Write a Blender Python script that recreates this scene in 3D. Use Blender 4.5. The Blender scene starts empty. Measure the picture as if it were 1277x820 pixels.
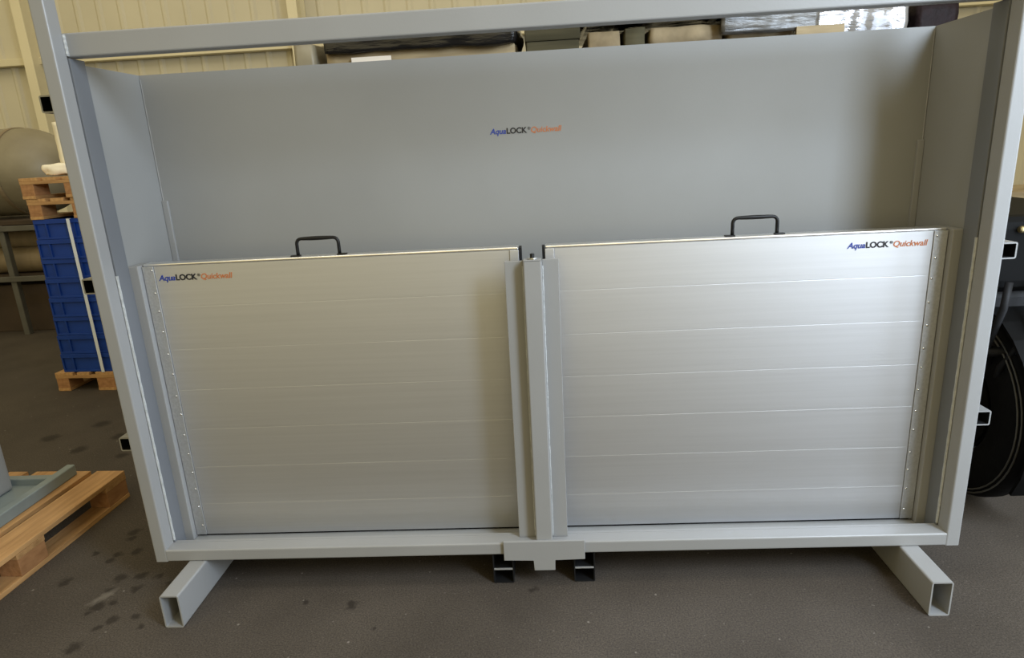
import bpy, bmesh, math, random
from mathutils import Vector, Matrix, noise
random.seed(7)
COL = bpy.context.scene.collection
SC = bpy.context.scene
PI = math.pi

# ------------------------------------------------------------------ materials
def lin(c):
    return tuple((x/12.92 if x <= .04045 else ((x+.055)/1.055)**2.4) for x in c)

def mat(name, col, rough=.5, metal=0., var=.08, scale=8., bump=0., bscale=60., stretch=(1, 1, 1), spec=.5, col2=None, aniso=0., coat=0.):
    m = bpy.data.materials.new(name); m.use_nodes = True
    N = m.node_tree.nodes; L = m.node_tree.links
    b = N['Principled BSDF']
    b.inputs['Roughness'].default_value = rough
    b.inputs['Metallic'].default_value = metal
    b.inputs['Specular IOR Level'].default_value = spec
    b.inputs['Coat Weight'].default_value = coat
    if aniso:
        b.inputs['Anisotropic'].default_value = aniso
    tc = N.new('ShaderNodeTexCoord'); mp = N.new('ShaderNodeMapping')
    mp.inputs['Scale'].default_value = stretch
    L.new(tc.outputs['Object'], mp.inputs['Vector'])
    nz = N.new('ShaderNodeTexNoise'); nz.inputs['Scale'].default_value = scale; nz.inputs['Detail'].default_value = 5
    L.new(mp.outputs[0], nz.inputs['Vector'])
    rp = N.new('ShaderNodeValToRGB')
    rp.color_ramp.elements[0].position = .3; rp.color_ramp.elements[1].position = .7
    c2 = col2 if col2 else tuple(min(1, c*(1+var)) for c in col)
    c1 = col if col2 else tuple(c*(1-var) for c in col)
    rp.color_ramp.elements[0].color = (*c1, 1); rp.color_ramp.elements[1].color = (*c2, 1)
    L.new(nz.outputs['Fac'], rp.inputs['Fac']); L.new(rp.outputs['Color'], b.inputs['Base Color'])
    if bump:
        n2 = N.new('ShaderNodeTexNoise'); n2.inputs['Scale'].default_value = bscale; n2.inputs['Detail'].default_value = 4
        L.new(mp.outputs[0], n2.inputs['Vector'])
        bp = N.new('ShaderNodeBump'); bp.inputs['Strength'].default_value = bump; bp.inputs['Distance'].default_value = .01
        L.new(n2.outputs['Fac'], bp.inputs['Height']); L.new(bp.outputs['Normal'], b.inputs['Normal'])
    return m

M = {}
M['paint'] = mat('grey_steel_paint', (.250, .250, .250), .38, var=.035, scale=3, bump=.03, bscale=160, spec=.5)
M['sheet'] = mat('grey_sheet_paint', (.238, .239, .235), .5, var=.05, scale=1.6, bump=.02, bscale=120, spec=.35)
M['bar'] = mat('slate_guide_paint', (.135, .142, .155), .45, var=.05, scale=3, spec=.4)
M['weld'] = mat('pale_weld_bead', (.40, .41, .41), .4, var=.12, scale=60, bump=.4, bscale=90)
M['alu'] = mat('brushed_aluminium', (.63, .64, .67), .50, metal=1., var=.03, scale=3, bump=.02, bscale=5, stretch=(.5, 6, 26), aniso=.0)
M['alu_cap'] = mat('bright_aluminium_cap', (.88, .87, .85), .3, metal=1., var=.05, scale=20)
M['alu_dull'] = mat('dull_aluminium_profile', (.52, .53, .55), .5, metal=.85, var=.08, scale=120, bump=.12, bscale=200)
M['rivet'] = mat('rivet_steel', (.75, .75, .74), .22, metal=1., var=.05)
M['black'] = mat('black_handle_plastic', (.006, .006, .0065), .42, var=.2, spec=.3)
M['rubber'] = mat('black_rubber', (.007, .007, .008), .6, spec=.25, var=.25, scale=30, bump=.1)
M['dark_in'] = mat('dark_steel_and_shade', (.007, .007, .0075), .7, var=.2, spec=.2)  # near-black; also carries the shade inside stub tubes and fork pockets
M['floor'] = None
M['wood'] = mat('pine_wood', (.31, .165, .062), .65, scale=3, col2=(.50, .285, .115), stretch=(14, 1.2, 14), bump=.15, bscale=12)
M['wood_x'] = mat('pine_wood_cross', (.30, .16, .06), .65, scale=3, col2=(.46, .26, .105), stretch=(1.2, 14, 14), bump=.15, bscale=12)
M['wood_block'] = mat('pine_block', (.25, .115, .042), .7, scale=6, col2=(.38, .19, .078), stretch=(6, 2, 6), bump=.15, bscale=20)
M['blue'] = mat('blue_crate_plastic', (.006, .036, .22), .5, spec=.25, var=.18, scale=6)
M['strap'] = mat('white_strap', (.58, .62, .68), .5, var=.06)
M['cream'] = mat('cream_sheet_metal', (.55, .51, .40), .55, var=.05, scale=1.2, spec=.3)
M['cream_col'] = mat('cream_column_paint', (.66, .60, .43), .55, var=.05, scale=1.5, spec=.3)
M['rack'] = mat('grey_rack_paint', (.075, .073, .066), .5, var=.15)
M['roll'] = mat('tan_roll', (.17, .13, .08), .7, scale=4, col2=(.23, .18, .115), stretch=(3, 1, 1))
M['tank'] = mat('taupe_film', (.17, .145, .095), .45, scale=2.5, col2=(.25, .22, .155), bump=.3, bscale=9)
M['brown'] = mat('brown_board', (.04, .025, .015), .8, var=.25, scale=5)
M['foam'] = mat('cream_foam', (.80, .74, .60), .8, var=.05, scale=12, bump=.2, bscale=30)
M['card'] = mat('tan_cardboard', (.21, .155, .085), .8, scale=5, col2=(.37, .29, .17), stretch=(.6, 1, 5), bump=.2, bscale=8)
M['sack'] = mat('beige_sack', (.13, .095, .05), .8, scale=7, col2=(.30, .235, .14), bump=.35, bscale=14)
M['olive'] = mat('olive_grey_box', (.045, .040, .024), .8, scale=3, col2=(.105, .092, .055), stretch=(.4, 1, 6), spec=.1)
M['film'] = mat('black_stretch_film', (.012, .011, .011), .18, var=.3, scale=12, bump=.55, bscale=16, stretch=(.6, 1, 3))
M['silver'] = mat('clear_silver_film', (.035, .035, .037), .14, scale=4, metal=.5, col2=(.34, .34, .36), bump=.6, bscale=14, stretch=(.5, 1, 2))
M['smoke'] = mat('smoky_stretch_film', (.018, .016, .014), .3, scale=9, col2=(.13, .12, .105), bump=.5, bscale=18, stretch=(.5, 1, 3))
M['purple'] = mat('dark_plum_bag', (.010, .005, .006), .6, spec=.15, var=.4, scale=25, bump=.5, bscale=40)
M['paper'] = mat('white_paper_label', (.80, .74, .68), .7, var=.03)
M['green_steel'] = mat('green_grey_steel', (.20, .235, .235), .45, var=.1, scale=6)
M['machine'] = mat('black_machine_paint', (.003, .003, .003), .6, spec=.08, var=.3)
M['tyre'] = mat('tyre_rubber', (.005, .005, .0055), .7, spec=.12, var=.25, scale=20, bump=.15)
M['brass'] = mat('worn_brass', (.42, .33, .16), .35, metal=.8, var=.15)
M['chrome'] = mat('chrome_lever', (.6, .6, .6), .2, metal=1, var=.05)
M['red'] = mat('dark_red_plastic', (.10, .012, .01), .4, var=.1)
M['ink_blue'] = mat('blue_ink', (.012, .035, .24), .5, var=.02)
M['ink_black'] = mat('black_ink', (.008, .008, .012), .5, var=.02)
M['ink_orange'] = mat('orange_ink', (.42, .135, .045), .5, var=.02)

def floor_mat():
    m = bpy.data.materials.new('worn_asphalt'); m.use_nodes = True
    N = m.node_tree.nodes; L = m.node_tree.links; b = N['Principled BSDF']
    tc = N.new('ShaderNodeTexCoord')
    def nz(scale, det=5, rough=.6):
        n = N.new('ShaderNodeTexNoise'); n.inputs['Scale'].default_value = scale; n.inputs['Detail'].default_value = det
        n.inputs['Roughness'].default_value = rough; L.new(tc.outputs['Object'], n.inputs['Vector']); return n.outputs['Fac']
    def ramp(src, a, ca, bb, cb):
        r = N.new('ShaderNodeValToRGB'); e = r.color_ramp.elements
        e[0].position = a; e[1].position = bb; e[0].color = (*ca, 1); e[1].color = (*cb, 1); L.new(src, r.inputs['Fac']); return r.outputs['Color']
    def mix(f, a, bb, mode='MIX'):
        x = N.new('ShaderNodeMix'); x.data_type = 'RGBA'; x.blend_type = mode
        if isinstance(f, float): x.inputs[0].default_value = f
        else: L.new(f, x.inputs[0])
        L.new(a, x.inputs[6])
        if isinstance(bb, tuple): x.inputs[7].default_value = (*bb, 1)
        else: L.new(bb, x.inputs[7])
        return x.outputs[2]
    base = ramp(nz(1.7), .3, (.047, .038, .030), .72, (.074, .061, .049))
    fine = ramp(nz(170, 2), .3, (.55, .55, .55), .72, (1.35, 1.35, 1.35))
    c = mix(1., base, fine, 'MULTIPLY')
    grit = ramp(nz(60, 3), .66, (0, 0, 0), .74, (1, 1, 1))
    c = mix(grit, c, (.12, .105, .09))
    vor = N.new('ShaderNodeTexVoronoi'); vor.inputs['Scale'].default_value = 11; L.new(tc.outputs['Object'], vor.inputs['Vector'])
    sp = ramp(vor.outputs['Distance'], .035, (1, 1, 1), .06, (0, 0, 0))
    c = mix(sp, c, (.18, .16, .14))
    # oil drips: small dark blots where the photograph has them
    blots = [(-.42, .62, .035), (-.30, .58, .02), (-.38, .42, .03), (-.24, .46, .02), (-.20, .36, .028), (-.13, .33, .02), (-.27, .27, .028),
             (-.35, .21, .025), (-.15, .10, .026), (-.07, .10, .022), (-.12, .02, .024), (.0, .05, .02), (-.22, .01, .022), (-.10, -.16, .026),
             (-.02, -.14, .02), (.03, -.20, .02), (.78, -.10, .026), (1.45, -.03, .018), (.60, -.08, .012), (.9, -.22, .01), (-.45, .07, .028),
             (-.23, .09, .03), (-.21, -.08, .03), (-.16, -.06, .02), (-.22, -.12, .018), (-.15, -.30, .03), (-.13, -.2, .02), (-.45, .26, .02), (-.34, .25, .022), (-.36, .37, .024),
             (-.55, 1.25, .05), (-.75, 1.35, .05), (-.95, 1.22, .04), (-1.15, 1.5, .05), (-.7, 1.1, .035), (-.45, .95, .04), (-1.4, 1.7, .06), (-.9, 1.65, .05), (-1.28, 1.32, .05), (-1.6, 1.5, .06)]
    wob = N.new('ShaderNodeTexNoise'); wob.inputs['Scale'].default_value = 25; L.new(tc.outputs['Object'], wob.inputs['Vector'])
    off = N.new('ShaderNodeVectorMath'); off.operation = 'SCALE'; off.inputs['Scale'].default_value = .05; L.new(wob.outputs['Color'], off.inputs[0])
    pos = N.new('ShaderNodeVectorMath'); pos.operation = 'ADD'; L.new(tc.outputs['Object'], pos.inputs[0]); L.new(off.outputs[0], pos.inputs[1])
    acc = None
    for x, y, r in blots:
        d = N.new('ShaderNodeVectorMath'); d.operation = 'DISTANCE'; L.new(pos.outputs[0], d.inputs[0]); d.inputs[1].default_value = (x+.025, y+.025, .025)
        mr = N.new('ShaderNodeMapRange'); mr.inputs[1].default_value = r*.55; mr.inputs[2].default_value = r*1.15; mr.inputs[3].default_value = 1; mr.inputs[4].default_value = 0
        L.new(d.outputs['Value'], mr.inputs[0])
        if acc is None: acc = mr.outputs[0]
        else:
            mx = N.new('ShaderNodeMath'); mx.operation = 'MAXIMUM'; L.new(acc, mx.inputs[0]); L.new(mr.outputs[0], mx.inputs[1]); acc = mx.outputs[0]
    sc = N.new('ShaderNodeMath'); sc.operation = 'MULTIPLY'; sc.inputs[1].default_value = .75; L.new(acc, sc.inputs[0])
    c = mix(sc.outputs[0], c, (.014, .010, .007))
    # pale scuff left of the frame
    sm = N.new('ShaderNodeMapping'); sm.vector_type = 'TEXTURE'; sm.inputs['Location'].default_value = (-.20, .0, 0); sm.inputs['Rotation'].default_value = (0, 0, 1.0); sm.inputs['Scale'].default_value = (.055, .02, 1)
    L.new(pos.outputs[0], sm.inputs[0]); ln = N.new('ShaderNodeVectorMath'); ln.operation = 'LENGTH'; L.new(sm.outputs[0], ln.inputs[0])
    sf = N.new('ShaderNodeMapRange'); sf.inputs[1].default_value = .4; sf.inputs[2].default_value = 1.3; sf.inputs[3].default_value = .4; sf.inputs[4].default_value = 0; L.new(ln.outputs['Value'], sf.inputs[0])
    c = mix(sf.outputs[0], c, (.22, .195, .165))
    L.new(c, b.inputs['Base Color']); b.inputs['Roughness'].default_value = .75; b.inputs['Specular IOR Level'].default_value = .3
    bp = N.new('ShaderNodeBump'); bp.inputs['Strength'].default_value = .35; bp.inputs['Distance'].default_value = .004
    L.new(nz(150, 3), bp.inputs['Height']); L.new(bp.outputs['Normal'], b.inputs['Normal'])
    return m
M['floor'] = floor_mat()

# ------------------------------------------------------------------ mesh helpers
def obj(name, bm, m, parent=None, smooth=False):
    bmesh.ops.recalc_face_normals(bm, faces=bm.faces)
    me = bpy.data.meshes.new(name); bm.to_mesh(me); bm.free()
    ms = m if isinstance(m, (list, tuple)) else [m]
    for x in ms: me.materials.append(x)
    if smooth:
        for p in me.polygons: p.use_smooth = True
    o = bpy.data.objects.new(name, me); COL.objects.link(o)
    if parent is not None: o.parent = parent
    return o

def thing(name, label, cat, loc=(0, 0, 0), rz=0., group=None):
    o = bpy.data.objects.new(name, None); COL.objects.link(o); o.empty_display_size = .1
    o.location = loc; o.rotation_euler = (0, 0, rz); tag(o, label, cat, group); return o

def tag(o, label, cat, group=None):
    o['label'] = label; o['category'] = cat
    if group: o['group'] = group
    return o

def struct(name, bm, m, parent=None):
    o = obj(name, bm, m, parent); o['kind'] = 'structure'; return o

def dup(root, loc, rz=None, label=None, group=None):
    r = root.copy(); COL.objects.link(r); r.location = loc
    if rz is not None: r.rotation_euler = (0, 0, rz)
    if label: r['label'] = label
    if group: r['group'] = group
    for ch in list(root.children):
        c = ch.copy(); COL.objects.link(c); c.parent = r
        for g in list(ch.children):
            d = g.copy(); COL.objects.link(d); d.parent = c
    return r

def box(bm, x0, x1, y0, y1, z0, z1, bev=0., mx=None, seg=2):
    t = bmesh.new()
    vs = [t.verts.new((x, y, z)) for x in (x0, x1) for y in (y0, y1) for z in (z0, z1)]
    for f in ((0, 1, 3, 2), (4, 6, 7, 5), (0, 4, 5, 1), (2, 3, 7, 6), (0, 2, 6, 4), (1, 5, 7, 3)):
        t.faces.new([vs[i] for i in f])
    if bev:
        bmesh.ops.bevel(t, geom=list(t.edges), offset=bev, segments=seg, affect='EDGES', profile=.6)
    if mx is not None: bmesh.ops.transform(t, matrix=mx, verts=t.verts)
    join(bm, t)

def join(bm, t):
    me = bpy.data.meshes.new('tmp'); t.to_mesh(me); t.free(); bm.from_mesh(me); bpy.data.meshes.remove(me)

def B(*a, **k):
    bm = bmesh.new(); box(bm, *a, **k); return bm

def hollow(axis, x0, x1, y0, y1, z0, z1, w=.004, bev=.004, inner=0):
    """rectangular hollow section with open ends along the axis ('x','y' or 'z')"""
    bm = bmesh.new()
    if axis == 'x': a0, a1, b0, b1, l0, l1 = y0, y1, z0, z1, x0, x1; P = lambda a, b, l: (l, a, b)
    elif axis == 'y': a0, a1, b0, b1, l0, l1 = x0, x1, z0, z1, y0, y1; P = lambda a, b, l: (a, l, b)
    else: a0, a1, b0, b1, l0, l1 = x0, x1, y0, y1, z0, z1; P = lambda a, b, l: (a, b, l)
    def ring(i, r, n=3):
        pts = []
        for cx, cy, s in ((a1-i-r, b1-i-r, 0), (a0+i+r, b1-i-r, 1), (a0+i+r, b0+i+r, 2), (a1-i-r, b0+i+r, 3)):
            for k in range(n+1):
                t = (s + k/n)*PI/2; pts.append((cx+r*math.cos(t), cy+r*math.sin(t)))
        return pts
    out = ring(0, bev*1.5); inn = ring(w, bev*.6)
    R = [[bm.verts.new(P(a, b, l)) for a, b in pts] for pts, l in ((out, l0), (out, l1), (inn, l1), (inn, l0))]
    n = len(out)
    for q in range(4):
        A, C = R[q], R[(q+1) % 4]
        for k in range(n):
            f = bm.faces.new((A[k], A[(k+1) % n], C[(k+1) % n], C[k]))
            if q == 2: f.material_index = inner
    return bm

def tube(bm, pts, r, seg=10, caps=True):
    """round bar along a polyline; r is a number or one radius per point"""
    pts = [Vector(p) for p in pts]; n = len(pts)
    rs = r if isinstance(r, (list, tuple)) else [r]*n
    rings = []; ref = None
    for i, p in enumerate(pts):
        d = (pts[min(i+1, n-1)]-pts[max(i-1, 0)]).normalized()
        if ref is None:
            ref = Vector((0, 0, 1)) if abs(d.z) < .9 else Vector((1, 0, 0))
        u = d.cross(ref).normalized(); v = d.cross(u).normalized(); ref = u.cross(d).normalized()*1
        if ref.length < .1: ref = Vector((0, 0, 1))
        rings.append([bm.verts.new(p + rs[i]*(math.cos(2*PI*k/seg)*u + math.sin(2*PI*k/seg)*v)) for k in range(seg)])
    for a, b in zip(rings, rings[1:]):
        for k in range(seg): bm.faces.new((a[k], a[(k+1) % seg], b[(k+1) % seg], b[k]))
    if caps:
        bm.faces.new(rings[0]); bm.faces.new(rings[-1])

def cyl(bm, c, axis, r, h, seg=24, bev=0.):
    t = bmesh.new()
    bmesh.ops.create_cone(t, cap_ends=True, segments=seg, radius1=r, radius2=r, depth=h)
    if bev:
        ed = [e for e in t.edges if len(e.link_faces) == 2 and any(len(f.verts) > 4 for f in e.link_faces)]
        bmesh.ops.bevel(t, geom=ed, offset=bev, segments=2, affect='EDGES')
    rot = {'z': Matrix(), 'x': Matrix.Rotation(PI/2, 4, 'Y'), 'y': Matrix.Rotation(PI/2, 4, 'X')}[axis]
    bmesh.ops.transform(t, matrix=Matrix.Translation(c) @ rot, verts=t.verts); join(bm, t)

def extrude_profile(bm, prof, x0, x1):
    a = [bm.verts.new((x0, y, z)) for y, z in prof]; b = [bm.verts.new((x1, y, z)) for y, z in prof]
    n = len(prof)
    for k in range(n): bm.faces.new((a[k], a[(k+1) % n], b[(k+1) % n], b[k]))
    bm.faces.new(a); bm.faces.new(b)

def lump(x0, x1, y0, y1, z0, z1, amp, scale, n=(14, 8, 10), rnd=.35, seed=0.):
    """a box-like bundle with soft corners and a creased surface"""
    bm = bmesh.new(); c = Vector(((x0+x1)/2, (y0+y1)/2, (z0+z1)/2)); h = Vector(((x1-x0)/2, (y1-y0)/2, (z1-z0)/2))
    V = {}
    nx, ny, nz = n
    def vert(i, j, k):
        key = (i, j, k)
        if key not in V:
            p = Vector((2*i/nx-1, 2*j/ny-1, 2*k/nz-1))
            q = p.copy()
            s = p.normalized()*1.15
            q = p.lerp(s, rnd)
            w = Vector((c.x+q.x*h.x, c.y+q.y*h.y, c.z+q.z*h.z))
            d = noise.noise(Vector((w.x*scale+seed, w.y*scale, w.z*scale*1.6)))+.5*noise.noise(Vector((w.x*scale*2.3, w.y*scale*2.3+seed, w.z*scale*3)))
            V[key] = bm.verts.new(w + p.normalized()*amp*d)
        return V[key]
    for i in range(nx):
        for j in range(ny):
            for k in (0, nz): bm.faces.new((vert(i, j, k), vert(i+1, j, k), vert(i+1, j+1, k), vert(i, j+1, k)))
    for i in range(nx):
        for k in range(nz):
            for j in (0, ny): bm.faces.new((vert(i, j, k), vert(i+1, j, k), vert(i+1, j, k+1), vert(i, j, k+1)))
    for j in range(ny):
        for k in range(nz):
            for i in (0, nx): bm.faces.new((vert(i, j, k), vert(i, j+1, k), vert(i, j+1, k+1), vert(i, j, k+1)))
    return bm

def text_bm(s, size, shear=0., bold=0.):
    cu = bpy.data.curves.new('t', 'FONT'); cu.body = s; cu.size = size; cu.shear = shear; cu.offset = bold
    cu.extrude = .0004; cu.resolution_u = 6
    o = bpy.data.objects.new('t', cu); COL.objects.link(o)
    bpy.context.view_layer.update()
    dg = bpy.context.evaluated_depsgraph_get()
    me = bpy.data.meshes.new_from_object(o.evaluated_get(dg))
    bm = bmesh.new(); bm.from_mesh(me); bpy.data.meshes.remove(me)
    bpy.data.objects.remove(o); bpy.data.curves.remove(cu)
    xs = [v.co.x for v in bm.verts]
    return bm, min(xs), max(xs)

def lettering(x0, x1, z, y, parent):
    """two-tone wordmark between x0 and x1 on a plane facing -Y, baseline at z"""
    size = .05; words = [('lettering', 'Aqua', M['ink_blue'], .25, .0011, 0, 1.), ('lettering', 'LOCK', M['ink_black'], 0., .0018, 0, 1.),
                         ('lettering', '\u00ae', M['ink_black'], 0, 0., .018, .5), ('lettering', 'Quickwall', M['ink_orange'], .18, .0008, 0, 1.)]
    x = 0.; made = []
    for nm, s, m, sh, bo, dz, k in words:
        bm, a, b = text_bm(s, size*k, sh, bo)
        made.append((nm, bm, m, x-a, dz)); x += b-a + .0035
    sc = (x1-x0)/(x-.0035)
    lab = {'blue_ink': 'blue slanted lettering Aqua', 'black_ink': 'black lettering LOCK', 'orange_ink': 'orange slanted lettering Quickwall'}
    for nm, bm, m, ox, dz in made:
        for v in bm.verts:
            lx, lz, ly = (v.co.x+ox)*sc, (v.co.y+dz)*sc, v.co.z
            v.co = (x0+lx, y-ly-.0005, z+lz)
        o = obj(nm, bm, m, parent)
        if s != '\u00ae': o['label'] = lab[m.name]

# ------------------------------------------------------------------ setting
struct('floor', B(-14, 14, -9, 8.2, -.1, 0), M['floor'])

def corrugated():
    bm = bmesh.new(); prof = []; x = -13.; p = .326; yb, yf = 8.0, 7.975
    while x < 13:
        prof += [(x, yb), (x+.035, yf), (x+.075, yf), (x+.11, yb)]; x += p
    prof.append((x, yb))
    for z0, z1, dy in ((0, 3.17, .0), (3.17, 7.5, .03)):
        lo = [bm.verts.new((a+(0 if dy else .12), b-dy, z0)) for a, b in prof]; hi = [bm.verts.new((a+(0 if dy else .12), b-dy, z1)) for a, b in prof]
        for k in range(len(prof)-1): bm.faces.new((lo[k], lo[k+1], hi[k+1], hi[k]))
    box(bm, -13, 13.2, 8.02, 8.12, 0, 7.5)
    return bm
struct('wall_back', corrugated(), M['cream'])
struct('trim_1', B(-13, 13, 7.82, 7.97, 3.17, 3.27, bev=.008), M['cream_col'])
def column(n, x):
    bm = bmesh.new()
    box(bm, x-.07, x+.07, 7.6, 7.62, 0, 7.5, bev=.004); box(bm, x-.008, x+.008, 7.62, 7.96, 0, 7.5); box(bm, x-.07, x+.07, 7.94, 7.96, 0, 7.5)
    struct('trim_%d' % n, bm, M['cream_col'])
column(2, -5.765); column(3, -1.815); column(4, 6.2)

# ------------------------------------------------------------------ steel demonstration frame
FB, FT = .1324, .1815         # underside and top of the bottom rail
T = .049; D1 = .0587; DC = .1305; DB = .4326; W = 3.0; ZB = 1.934
fr = thing('steel_test_frame', 'large grey painted steel frame with box back holding two flood panels', 'frame')
obj('post', hollow('z', 0, T, 0, D1, FB, 2.135), M['paint'], fr)
obj('post', hollow('z', W-T, W, 0, D1, FB, 2.135), M['paint'], fr)
obj('bottom_rail', hollow('x', T-.001, W-T+.001, 0, D1, FB, FT), M['paint'], fr)
obj('top_rail', hollow('x', T-.04, W-T+.04, D1, D1+.05, 1.95, 2.022), M['paint'], fr)
for x0, x1 in ((T-.004, T), (W-T, W-T+.004)):
    obj('guide_bar', B(x0-.004, x1+.004, D1, DC, FB, 1.948, bev=.002), M['bar'], fr)
bp = obj('back_plate', B(T-.004, W-T+.004, DB, DB+.006, FB, ZB), M['sheet'], fr)
lettering(1.357, 1.627, 1.652, DB, bp)
for x0, x1 in ((T-.006, T-.001), (W-T+.001, W-T+.006)):
    obj('side_plate', B(x0, x1, DC, DB, FB, ZB), M['sheet'], fr)
for x0, x1, zt in ((T+.0, T+.022, 1.47), (W-T-.022, W-T, 1.55)):
    obj('corner_strip', B(x0, x1, DB-.012, DB, .15, zt, bev=.002), M['paint'], fr)
for x0, x1 in ((T+.0002, .0845), (2.9167, W-T-.0002)):
    obj('guide_channel', B(x0, x1, DC, DC+.085, .1402, 1.259, bev=.003), M['paint'], fr)
# weld seams up the back corners and rails
for x in (T+.002, W-T-.002):
    bm = bmesh.new(); tube(bm, [(x, DB-.001, .15+.03*k) for k in range(60)], [.0018+.0006*(k % 2) for k in range(60)], 6)
    obj('weld_seam', bm, M['paint'], fr)
for x in (T+.002, W-T-.002):
    bm = bmesh.new(); tube(bm, [(x, D1+.001, .19+.03*k) for k in range(36)], [.0045+.001*(k % 2) for k in range(36)], 6)
    obj('weld_seam', bm, M['weld'], fr)
bm = bmesh.new(); tube(bm, [(T+.002, D1-.001, 1.953+.008*k) for k in range(9)], [.005+.0015*(k % 2) for k in range(9)], 6)
obj('weld_seam', bm, M['weld'], fr)
obj('floor_tray', B(T-.004, W-T+.004, D1, DB, .1324, .140), M['sheet'], fr)
obj('tray_lip', B(T, W-T, D1, D1+.014, .140, .1795, bev=.002), M['paint'], fr)
bm = bmesh.new()
prof = [(1.349, .194), (1.651, .194), (1.651, .1145), (1.539, .1145), (1.539, .0695), (1.461, .0695), (1.461, .1145), (1.349, .1145)]
a = [bm.verts.new((x, -.012, z)) for x, z in prof]; b = [bm.verts.new((x, 0, z)) for x, z in prof]
for k in range(8): bm.faces.new((a[k], a[(k+1) % 8], b[(k+1) % 8], b[k]))
bm.faces.new(a); bm.faces.new(b)
bmesh.ops.bevel(bm, geom=list(bm.edges), offset=.0015, segments=1, affect='EDGES')
obj('bracket_plate', bm, M['paint'], fr)
for x0, x1 in ((.1286, .1983), (2.7923, 2.862)):
    obj('foot', hollow('y', x0, x1, -.2022, .75, 0, .132, w=.005, bev=.005), M['paint'], fr)
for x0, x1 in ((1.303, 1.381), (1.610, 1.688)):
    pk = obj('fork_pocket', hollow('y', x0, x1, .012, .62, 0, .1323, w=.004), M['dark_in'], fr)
    obj('cross_web', B(x0+.004, x1-.004, .016, .60, .058, .064), M['dark_in'], pk)  # web coloured near-black to carry the shade inside the pocket
    obj('lit_web_edge', B(x0+.004, x1-.004, .012, .0158, .058, .064), M['paint'], pk)['label'] = 'lit front edge of the web in lighter grey'  # lighter strip paints the lit front edge of the same web
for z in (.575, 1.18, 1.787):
    obj('stub_tube', hollow('y', -.078, -.001, D1, .32, z, z+.055, w=.005, inner=1), [M['paint'], M['dark_in']], fr)  # inner faces coloured near-black for the shade inside the tube
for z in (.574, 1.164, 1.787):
    obj('stub_tube', hollow('y', W+.001, W+.082, D1, .32, z, z+.055, w=.005, inner=1), [M['paint'], M['dark_in']], fr)  # same interior shade put into the colour on the right side

# ------------------------------------------------------------------ centre post
cp = thing('center_post', 'grey steel centre post clamping the two aluminium panels together', 'post', (1.5, .0, .0))
obj('post_tube', hollow('z', -.029, .034, .0006, .042, .1818, 1.236), M['paint'], cp)
obj('post_cap', B(-.027, .032, .002, .041, 1.2365, 1.2405, bev=.002), M['paint'], cp)
obj('flange', B(-.092, -.0295, .036, .044, .1818, 1.234, bev=.002), M['paint'], cp)
obj('flange', B(.0345, .090, .036, .044, .1818, 1.236, bev=.002), M['paint'], cp)
for x in (-.0305, .0355):
    bm = bmesh.new(); tube(bm, [(x, .0345, .19+.025*k) for k in range(42)], [.0022+.0012*((k*7) % 3)/2 for k in range(42)], 6)
    obj('weld_seam', bm, M['weld'], cp)
obj('clamp_block', B(-.028, .033, .0445, .150, .1825, 1.20, bev=.002), M['paint'], cp)
bm = bmesh.new(); cyl(bm, (.003, .021, 1.2435), 'z', .017, .005, 20, .002)
bt = obj('bolt_washer', bm, M['rivet'], cp)
bm = bmesh.new(); cyl(bm, (.003, .021, 1.2525), 'z', .0085, .013, 6, .001)
obj('bolt_head', bm, M['black'], bt)

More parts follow.
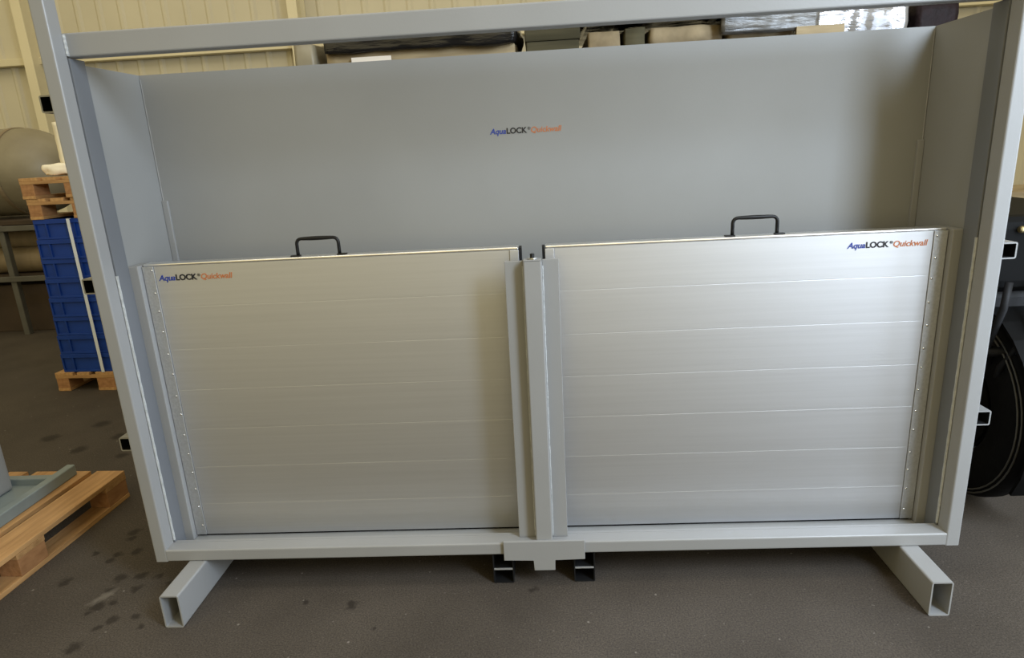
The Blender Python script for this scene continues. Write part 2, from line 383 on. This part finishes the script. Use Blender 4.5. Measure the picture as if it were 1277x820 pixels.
# ------------------------------------------------------------------ flood panels
def flood_panel(x0, x1, outer_left, label, hx, lx0, lx1, lz):
    t = thing('flood_panel', label, 'panel', (0, 0, 0), 0, 'aluminium flood panels in the frame')
    z0, z1 = .150, 1.262; yf, yb = .157, .207
    n = 7; h = (1.262-.126)/n
    ox0, ox1 = (x0, x0+.041) if outer_left else (x1-.045, x1)
    ix0, ix1 = (x1-.034, x1-.002) if outer_left else (x0+.002, x0+.034)
    a, b = (ox1+.0015, ix0-.001) if outer_left else (ix1+.001, ox0-.0015)
    prof = [(yf, z0)]
    for k in range(1, n):
        z = .126+k*h
        prof += [(yf, z-.0012), (yf+.00019, z-.0006), (yf+.00019, z+.0006), (yf, z+.0012)]
    prof += [(yf, z1-.009), (yb, z1-.009), (yb, z0)]
    bm = bmesh.new(); extrude_profile(bm, prof, a, b); obj('plank_body', bm, M['alu'], t)
    obj('top_cap', B(min(x0, x1)+.003, max(x0, x1)-.003, yf-.001, yb+.001, z1-.009, z1+.001, bev=.0048, seg=3), M['alu_cap'], t)
    op = obj('edge_profile', B(ox0, ox1, yf-.004, yb+.004, z0, z1-.009, bev=.0015), M['alu_dull'], t)
    obj('edge_profile', B(ix0, ix1, yf-.003, yb+.003, z0, z1-.009, bev=.0015), M['alu'], t)
    rx = ox1-.009 if outer_left else ox0+.010
    for k in range(14):
        bm = bmesh.new(); bmesh.ops.create_uvsphere(bm, u_segments=10, v_segments=6, radius=.0042)
        zz = z0+.045+k*.0805+random.uniform(-.008, .008)
        bmesh.ops.transform(bm, matrix=Matrix.Translation((rx+random.uniform(-.003, .003), yf-.004, zz)) @ Matrix.Diagonal((1, .5, 1, 1)), verts=bm.verts)
        obj('rivet', bm, M['rivet'], op, True)
    obj('seal_and_gap_shade', B(x0+.006, x1-.006, yf+.006, yb-.004, .1402, .1499), M['rubber'], t)  # black strip stands in for the shade in the gap below the panel
    # small foot at the lower outer corner and a rubber seal on the inner end
    sx0, sx1 = (x1-.0015, x1+.008) if outer_left else (x0-.008, x0+.0015)
    obj('seal_and_gap_shade', B(sx0, sx1, yf+.002, yb-.004, z0+.01, z1-.001, bev=.001), M['rubber'], t)
    # carrying handle, thickened grip in the middle, feet turned outward
    y = .182; zt = z1+.001; bm = bmesh.new()
    w = .152; hh = .062; xa = hx-w/2; r = .018; pts = [(xa, y, zt)]; rad = [.0062]
    pts.append((xa, y, zt+hh-r)); rad.append(.006)
    for k in range(1, 5):
        q = k/4*PI/2; pts.append((xa+r-r*math.cos(q), y, zt+hh-r+r*math.sin(q))); rad.append(.006)
    for k in range(1, 9):
        f = k/9; pts.append((xa+r+(w-2*r)*f, y, zt+hh)); rad.append(.006+.0016*math.sin(f*PI))
    for k in range(0, 5):
        q = k/4*PI/2; pts.append((xa+w-r+r*math.sin(q), y, zt+hh-r+r*math.cos(q))); rad.append(.006)
    pts.append((xa+w, y, zt)); rad.append(.0062)
    tube(bm, pts, rad, 10)
    hd = obj('handle', bm, M['black'], t, True)
    for q0, q1 in ((xa-.026, xa+.008), (xa+w-.008, xa+w+.026)):
        obj('handle_foot', B(q0, q1, y-.01, y+.01, zt, zt+.004, bev=.001), M['black'], hd)
    lettering(lx0, lx1, lz, yf-.0004, t)
    return t
flood_panel(.0867, 1.456, True, 'left aluminium flood panel with wordmark in its upper left corner', .733, .139, .415, 1.200)
flood_panel(1.5445, 2.9144, False, 'right bright aluminium flood panel with wordmark in its upper right corner', 2.276, 2.583, 2.852, 1.205)

# ------------------------------------------------------------------ pallets
def pallet_proto(label, loc, rz, group):
    """1.2 m along local Y, 0.8 m along local X, corner of the near short side at the local origin's -X"""
    t = thing('wooden_pallet', label, 'pallet', loc, rz, group)
    for x0, w in ((0, .145), (.179, .1), (.3275, .145), (.521, .1), (.655, .145)):
        obj('deck_board', B(x0, x0+w, 0, 1.2, .122, .144, bev=.0025), M['wood'], t)
    for y0 in (0, .5275, 1.055):
        obj('cross_board', B(0, .8, y0, y0+.145, .1, .122, bev=.002), M['wood_x'], t)
    for x0, w in ((0, .1), (.3275, .145), (.7, .1)):
        for y0 in (0, .5275, 1.055):
            obj('block', B(x0+.001, x0+w-.001, y0+.002, y0+.143, .022, .1, bev=.003), M['wood_block'], t)
        obj('bottom_board', B(x0, x0+w, 0, 1.2, 0, .022, bev=.002), M['wood'], t)
    return t
near = pallet_proto('bare wooden pallet in the left foreground under grey steelwork', (-1.45, -.42, 0), math.radians(-2.2), 'wooden pallets on the left')
dup(near, (-2.195, 2.375, 0), math.radians(-2.5), 'wooden pallet on the floor under the stack of blue crates')
dup(near, (-2.09, 2.385, 1.2905), math.radians(-1.5), 'wooden pallet lying directly on the topmost blue crate')
dup(near, (-2.105, 2.38, 1.4348), math.radians(-2.5), 'topmost wooden pallet carrying the cream foam sheet')

# grey steelwork on the near pallet
sw = thing('steel_weldment', 'grey welded steel frame with upright plate lying on the near pallet', 'steelwork', (0, 0, .1445))
obj('long_beam', hollow('y', -.872, -.83, -.36, .72, 0, .055, w=.005), M['green_steel'], sw)
obj('long_beam', hollow('y', -1.40, -1.358, -.36, .64, 0, .055, w=.005), M['green_steel'], sw)
obj('cross_beam', hollow('x', -1.3575, -.8725, .60, .64, 0, .045, w=.005), M['green_steel'], sw)
obj('base_plate', B(-1.3575, -.8725, -.30, .598, .002, .012), M['green_steel'], sw)
obj('upright_plate', B(-1.24, -1.03, -.25, .57, .0125, .62, bev=.018, seg=3), M['paint'], sw)

# ------------------------------------------------------------------ crate stack
def crate(label, loc, rz):
    t = thing('plastic_crate', label, 'crate', loc, rz, 'blue crates stacked on the pallet')
    w, d, h = .60, .78, .1425
    bm = bmesh.new()
    box(bm, .012, w-.012, .012, d-.012, 0, .006)
    for s in ((.012, w-.012, .012, .02), (.012, w-.012, d-.02, d-.012), (.012, .02, .02, d-.02), (w-.02, w-.012, .02, d-.02)):
        box(bm, *s, .006, h-.03)
    obj('body', bm, M['blue'], t)
    bm = bmesh.new()
    for s in ((0, w, 0, .02), (0, w, d-.02, d), (0, .02, .02, d-.02), (w-.02, w, .02, d-.02)):
        box(bm, *s, h-.032, h-.001, bev=.002)
    obj('rim', bm, M['blue'], t)
    bm = bmesh.new()
    for x in (.0, .085, .30, .505, w-.012): box(bm, x, x+.012, .002, .013, .004, h-.033)
    box(bm, .0, w, .001, .012, .0, .016, bev=.002)
    box(bm, 0, .012, .013, d-.013, 0, .016); box(bm, w-.012, w, .013, d-.013, 0, .016)
    obj('ribs', bm, M['blue'], t)
    return t
order = ['lowest blue crate of the stack standing on the floor pallet', 'second blue crate from the bottom of the stack', 'third blue crate from the bottom of the stack',
         'fourth blue crate from the bottom of the stack', 'fourth blue crate from the top of the stack', 'third blue crate from the top of the stack',
         'second blue crate from the top of the stack', 'topmost blue crate of the stack, under a pallet']
c0 = None
for k in range(8):
    loc = (-2.128+.006*k, 2.39+.002*(k % 3), .1445+.1432*k); rz = math.radians(-2.5+.4*((k*5) % 3-1))
    if c0 is None: c0 = crate(order[0], loc, rz)
    else: dup(c0, loc, rz, order[k])
bm = bmesh.new()
box(bm, -1.810, -1.786, 2.355, 2.357, .146, 1.29)
box(bm, -1.810, -1.786, 2.357, 2.372, 1.2875, 1.29)
tag(obj('strapping_band', bm, M['strap']), 'white strapping band running down the front of the blue crates', 'strap')
bm = lump(-1.95, -1.72, 2.62, 2.70, 1.580, 1.96, .006, 6, (6, 3, 12), .06)
tag(obj('foam_sheet', bm, M['foam'], None, True), 'upright cream foam sheet standing on the topmost pallet', 'foam')
bm = lump(-2.0, -1.80, 2.47, 2.60, 1.59, 1.665, .012, 14, (10, 6, 6), .55, 3)
tag(obj('foam_scrap', bm, M['foam'], None, True), 'small crumpled cream foam scrap lying in front of the upright foam sheet', 'foam')

# ------------------------------------------------------------------ rack with rolls on the left
rk = thing('storage_rack', 'grey metal rack holding tan rolls behind the blue crates', 'rack', (0, 4.2, 0))
for x in (-6.4, -5.15, -3.88, -2.76):
    for y in (0, 1.0): obj('upright', hollow('z', x-.03, x+.03, y-.03, y+.03, 0.001, 1.13, w=.004), M['rack'], rk)
for z in (.56, 1.07):
    for y in (-.032, 1.032): obj('beam', hollow('x', -6.5, -2.7, y-.02, y+.02, z, z+.055, w=.004), M['rack'], rk)
obj('shelf', B(-6.5, -2.7, -.03, 1.03, 1.131, 1.172, bev=.003), M['brown'], rk)
obj('shelf', B(-6.5, -2.7, .04, .96, .595, .615), M['brown'], rk)
obj('back_panel', B(-6.45, -2.75, 1.06, 1.075, .05, 1.12), M['brown'], rk)
def roll(x0, x1, y, z, r, label, m='roll', bands=()):
    t = thing('material_roll', label, 'roll', (0, y, z), 0, 'rolls stored on the grey rack')
    bm = bmesh.new(); cyl(bm, ((x0+x1)/2, 0, 0), 'x', r, x1-x0, 32, .012); obj('roll_body', bm, M[m], t)
    for bx in bands:
        bm = bmesh.new(); cyl(bm, (bx, 0, 0), 'x', r+.003, .02, 32); obj('band', bm, M['dark_in'], t)
roll(-6.2, -3.3, 4.42, .752, .13, 'lower tan roll with dark band on the rack shelf', bands=(-3.62,))
roll(-6.2, -3.32, 4.76, .752, .13, 'tan roll lying behind the banded one on the rack shelf')
roll(-6.2, -3.3, 4.59, .9485, .112, 'tan roll lying on top of the two rack rolls')
roll(-5.9, -3.35, 4.75, .127, .125, 'dark tan roll lying on the floor under the rack')
bm = bmesh.new(); box(bm, -5.0, -3.45, 4.32, 4.60, .0, .50, bev=.01)
tag(obj('storage_box', bm, M['brown']), 'dark brown box on the floor under the rack', 'box')
# big tank with a domed end on the rack
t = thing('storage_tank', 'large taupe tank with a domed end lying on the rack', 'tank', (0, 4.66, 1.635))
bm = bmesh.new(); seg = 48; R = .44; rings = []
prof = [(-6.2, .02), (-6.19, .3), (-6.1, R), (-5, R), (-4.3, R), (-3.80, R)] + [(-3.80+.50*math.sin(q*PI/20), R*math.cos(q*PI/20)) for q in range(1, 10)] + [(-3.2995, .015)]
for x, rr in prof:
    rings.append([bm.verts.new((x, rr*math.cos(2*PI*k/seg), rr*math.sin(2*PI*k/seg))) for k in range(seg)])
for a, b in zip(rings, rings[1:]):
    for k in range(seg): bm.faces.new((a[k], a[(k+1) % seg], b[(k+1) % seg], b[k]))
bm.faces.new(rings[0]); bm.faces.new(rings[-1])
obj('tank_shell', bm, M['tank'], t, True)
bm = bmesh.new(); cyl(bm, (-3.83, 0, 0), 'x', R+.008, .05, 48, .003); obj('tank_band', bm, M['roll'], t)
obj('seam_flange', B(-6.1, -3.82, -R-.03, -R+.01, -.035, -.015, bev=.004), M['rack'], t)

# ------------------------------------------------------------------ wrapped goods behind the frame
t = thing('wrapped_load', 'cardboard load under glossy black film behind the left half of the frame', 'load', (0, 0, 0), 0, 'goods behind the frame')
obj('cardboard_body', lump(.44, 1.44, 1.5, 2.2, 0.002, 2.15, .012, 3, (20, 8, 20), .02), M['card'], t, True)
obj('film_cover', lump(.43, 1.455, 1.45, 2.24, 2.118, 2.262, .018, 5, (34, 14, 10), .10, 5), M['film'], t, True)
obj('paper_label', B(.58, .79, 1.484, 1.487, 2.05, 2.098), M['paper'], t)
bm = lump(.29, .39, 1.46, 1.9, .002, 2.19, .008, 6, (6, 8, 24), .05, 9)
tag(obj('film_bundle', bm, M['tank'], None, True), 'narrow grey film bundle at the left end of the black wrapped load', 'bundle', 'goods behind the frame')
t = thing('packing_box', 'dark olive box with plain sides showing above the back plate', 'box', (0, 0, 0), 0, 'goods behind the frame')
obj('box_body', B(1.495, 1.765, 1.48, 2.1, 0, 2.12, bev=.008), M['olive'], t)
obj('box_lid', B(1.488, 1.772, 1.474, 2.106, 2.12, 2.215, bev=.008), M['olive'], t)
t = thing('sack_base', 'tall cardboard stack carrying beige sacks behind the frame', 'box', (0, 0, 0), 0, 'goods behind the frame')
obj('lower_carton', B(1.80, 2.86, 1.55, 2.3, 0, 1.0, bev=.006), M['card'], t)
obj('upper_carton', B(1.81, 2.85, 1.56, 2.29, 1.0, 2.02, bev=.006), M['card'], t)
sk = [(1.81, 1.975, 'sack', 'small beige sack nearest the olive box'), (1.997, 2.10, 'olive', 'dark ribbed sack between two beige sacks'),
      (2.122, 2.49, 'sack', 'wide beige sack right of the dark ribbed sack'), (2.515, 2.84, 'sack', 'beige sack left of the silver film')]
for i, (x0, x1, m, lb) in enumerate(sk):
    bm = lump(x0, x1, 1.47, 2.1, 2.035, 2.150+.008*(i % 2), .010, 7, (16, 10, 8), .14, 11*i)
    tag(obj('goods_sack', bm, M[m], None, True), lb + ' behind the frame', 'sack', 'sacks behind the frame')
bm = lump(1.785, 2.88, 1.44, 2.25, 2.188, 2.262, .014, 8, (40, 12, 8), .1, 21)
tag(obj('film_sheet', bm, M['film'], None, True), 'glossy black film draped over the beige sacks', 'film', 'goods behind the frame')
t = thing('wrapped_load', 'load in crinkled shiny silver film behind the right half of the frame', 'load', (0, 0, 0), 0, 'goods behind the frame')
obj('film_body', lump(2.93, 3.38, 1.44, 2.2, 0.002, 2.225, .025, 6, (26, 14, 40), .04, 31), M['silver'], t, True)
obj('film_fold', lump(2.46, 2.93, 1.40, 1.428, 2.085, 2.205, .006, 12, (26, 3, 8), .04, 51), M['smoke'], t, True)
obj('carton_flap', B(2.82, 3.05, 1.385, 1.395, 2.02, 2.10, bev=.003), M['card'], t)
bm = lump(3.43, 3.62, 1.44, 2.0, 0.002, 2.20, .015, 8, (10, 10, 40), .06, 41)
tag(obj('refuse_bag', bm, M['purple'], None, True), 'dark plum bag bundle beside the silver film load', 'bag', 'goods behind the frame')

# ------------------------------------------------------------------ black machine on the right
vm = thing('wheeled_machine', 'black wheeled machine with thick tyre at the right edge', 'machine', (0, 0, 0))
bm = bmesh.new()
rings = []; prof = [(-.055, .20), (-.064, .28), (-.062, .345), (-.05, .37), (-.02, .38), (.02, .38), (.05, .37), (.062, .345), (.064, .28), (.055, .20)]
cx, cy, cz = 3.405, .655, .42; K = .42/.38
for k in range(48):
    q = 2*PI*k/48
    rings.append([bm.verts.new((cx+dx, cy+r*K*math.cos(q), cz+r*K*math.sin(q))) for dx, r in prof])
for k in range(48):
    a, b = rings[k], rings[(k+1) % 48]
    for j in range(len(prof)-1): bm.faces.new((a[j], a[j+1], b[j+1], b[j]))
    bm.faces.new((a[-1], a[0], b[0], b[-1]))
tw = obj('tyre', bm, M['tyre'], vm, True)
for rr in (.385, .400):
    bm = bmesh.new(); tube(bm, [(cx-.066+(.006 if rr > .39 else 0), cy+rr*math.cos(2*PI*k/48), cz+rr*math.sin(2*PI*k/48)) for k in range(49)], .0035, 6, False)
    obj('sidewall_rib', bm, M['rack'], tw, True)
bm = bmesh.new(); cyl(bm, (cx, cy, cz), 'x', .205, .10, 32, .01); cyl(bm, (cx, cy, cz), 'x', .06, .14, 16, .005); obj('wheel_hub', bm, M['machine'], tw)
bm = bmesh.new()
for i in range(13):
    q = math.radians(70+i*11); 
    box(bm, -.085, .085, -.048, .048, -.006, .006, mx=Matrix.Translation((cx, cy+.48*math.cos(q), cz+.48*math.sin(q))) @ Matrix.Rotation(q-PI/2, 4, 'X'))
obj('mudguard', bm, M['machine'], vm)
obj('chassis', B(3.26, 3.9, .78, 1.25, .25, .95, bev=.03), M['machine'], vm)
obj('engine_cover', B(3.22, 3.85, .45, 1.25, .95, 1.25, bev=.05, seg=3), M['machine'], vm)
obj('side_tank', B(3.3, 3.8, .50, .80, .83, .95, bev=.03), M['rubber'], vm)
for k, (p, r) in enumerate([([(3.33, .42, 1.0), (3.31, .40, .9), (3.30, .44, .75), (3.36, .5, .62)], .014), ([(3.45, .43, .98), (3.40, .36, .82), (3.33, .40, .66), (3.40, .52, .5)], .012),
                            ([(3.25, .48, .7), (3.35, .42, .72), (3.5, .42, .69)], .02)]):
    bm = bmesh.new(); tube(bm, p, r, 10); obj('hose', bm, M['rubber'], vm, True)
bm = bmesh.new(); tube(bm, [(3.388, .40, .475), (3.402, .40, .605)], [.004, .006], 8); obj('lever', bm, M['chrome'], vm)
bm = bmesh.new(); cyl(bm, (3.375, .44, 1.20), 'x', .013, .05, 16, .003); obj('brass_fitting', bm, M['brass'], vm)
obj('tail_reflector', B(3.37, 3.43, .43, .445, .68, .74, bev=.004), M['red'], vm)
obj('axle', B(3.405, 3.7, .64, .68, .36, .40, bev=.005), M['machine'], vm)
bm = bmesh.new(); box(bm, 4.75, 5.6, 2.9, 3.5, 0, 1.10, bev=.006)
t = thing('carton', 'tan cardboard carton standing beyond the black machine', 'box')
obj('carton_body', bm, M['card'], t)
obj('tape_strip', B(4.74, 5.61, 2.896, 2.8995, .98, 1.03), M['roll'], t)

# ------------------------------------------------------------------ light
w = bpy.data.worlds.new('hall_ambient'); SC.world = w; w.use_nodes = True
N = w.node_tree.nodes; L = w.node_tree.links; bg = N['Background']
tc = N.new('ShaderNodeTexCoord'); sx = N.new('ShaderNodeSeparateXYZ'); L.new(tc.outputs['Generated'], sx.inputs[0])
mr = N.new('ShaderNodeMapRange'); mr.interpolation_type = 'SMOOTHSTEP'
for k, v in enumerate((-.95, .45, 1., 0.)): mr.inputs[k+1].default_value = v
L.new(sx.outputs['Y'], mr.inputs[0])
wr = N.new('ShaderNodeValToRGB'); wr.color_ramp.elements[0].color = (.46, .385, .20, 1); wr.color_ramp.elements[1].color = (1.05, .89, .49, 1)
L.new(mr.outputs[0], wr.inputs[0]); L.new(wr.outputs[0], bg.inputs[0]); bg.inputs[1].default_value = .95
def area(name, loc, target, sx, sy, power, col):
    l = bpy.data.lights.new(name, 'AREA'); l.shape = 'RECTANGLE'; l.size = sx; l.size_y = sy; l.energy = power; l.color = col
    o = bpy.data.objects.new(name, l); COL.objects.link(o); o.location = loc
    o.rotation_euler = (Vector(target)-Vector(loc)).to_track_quat('-Z', 'Y').to_euler(); return o
area('high_window', (4.35, -2.6, 3.65), (2.3, .4, 1.2), .9, 2.2, 250, (.68, .82, 1.0))
area('post_fill', (4.7, -.85, 1.45), (2.6, .0, 1.15), 1.1, 2.7, 52, (.68, .82, 1.0))  # unseen fill lamp, placed close by to brighten the right post
area('panel_fill', (4.95, -3.3, 1.35), (2.2, .2, 1.0), 1.5, 2.6, 36, (.74, .86, 1.0))  # unseen lamp added to brighten the outer end of the right panel
area('skylight', (1.5, -.5, 8.), (1.5, -.4, 0), 9, 1.3, 140, (1.0, .99, .98))
area('hall_lamp', (-2.5, 4.0, 6.8), (-2.5, 5.5, 0), 5, 3, 45, (1.0, .93, .78))

# ------------------------------------------------------------------ camera
F = 803.7637
cam = bpy.data.cameras.new('camera'); cam.sensor_width = 36; cam.sensor_fit = 'HORIZONTAL'; cam.lens = F*36/1277; cam.clip_start = .05; cam.clip_end = 60
co = bpy.data.objects.new('camera', cam); COL.objects.link(co)
R = Matrix.Rotation(.05499459, 4, 'Z') @ Matrix.Rotation(1.30048882, 4, 'X') @ Matrix.Rotation(-.05409543, 4, 'Z')
co.matrix_world = Matrix.Translation((1.54005288, -2.09879694, 1.59166129)) @ R
SC.camera = co
vs = SC.view_settings; vs.view_transform = 'Standard'; vs.look = 'None'; vs.exposure = 0.; vs.gamma = 1.; vs.use_curve_mapping = False
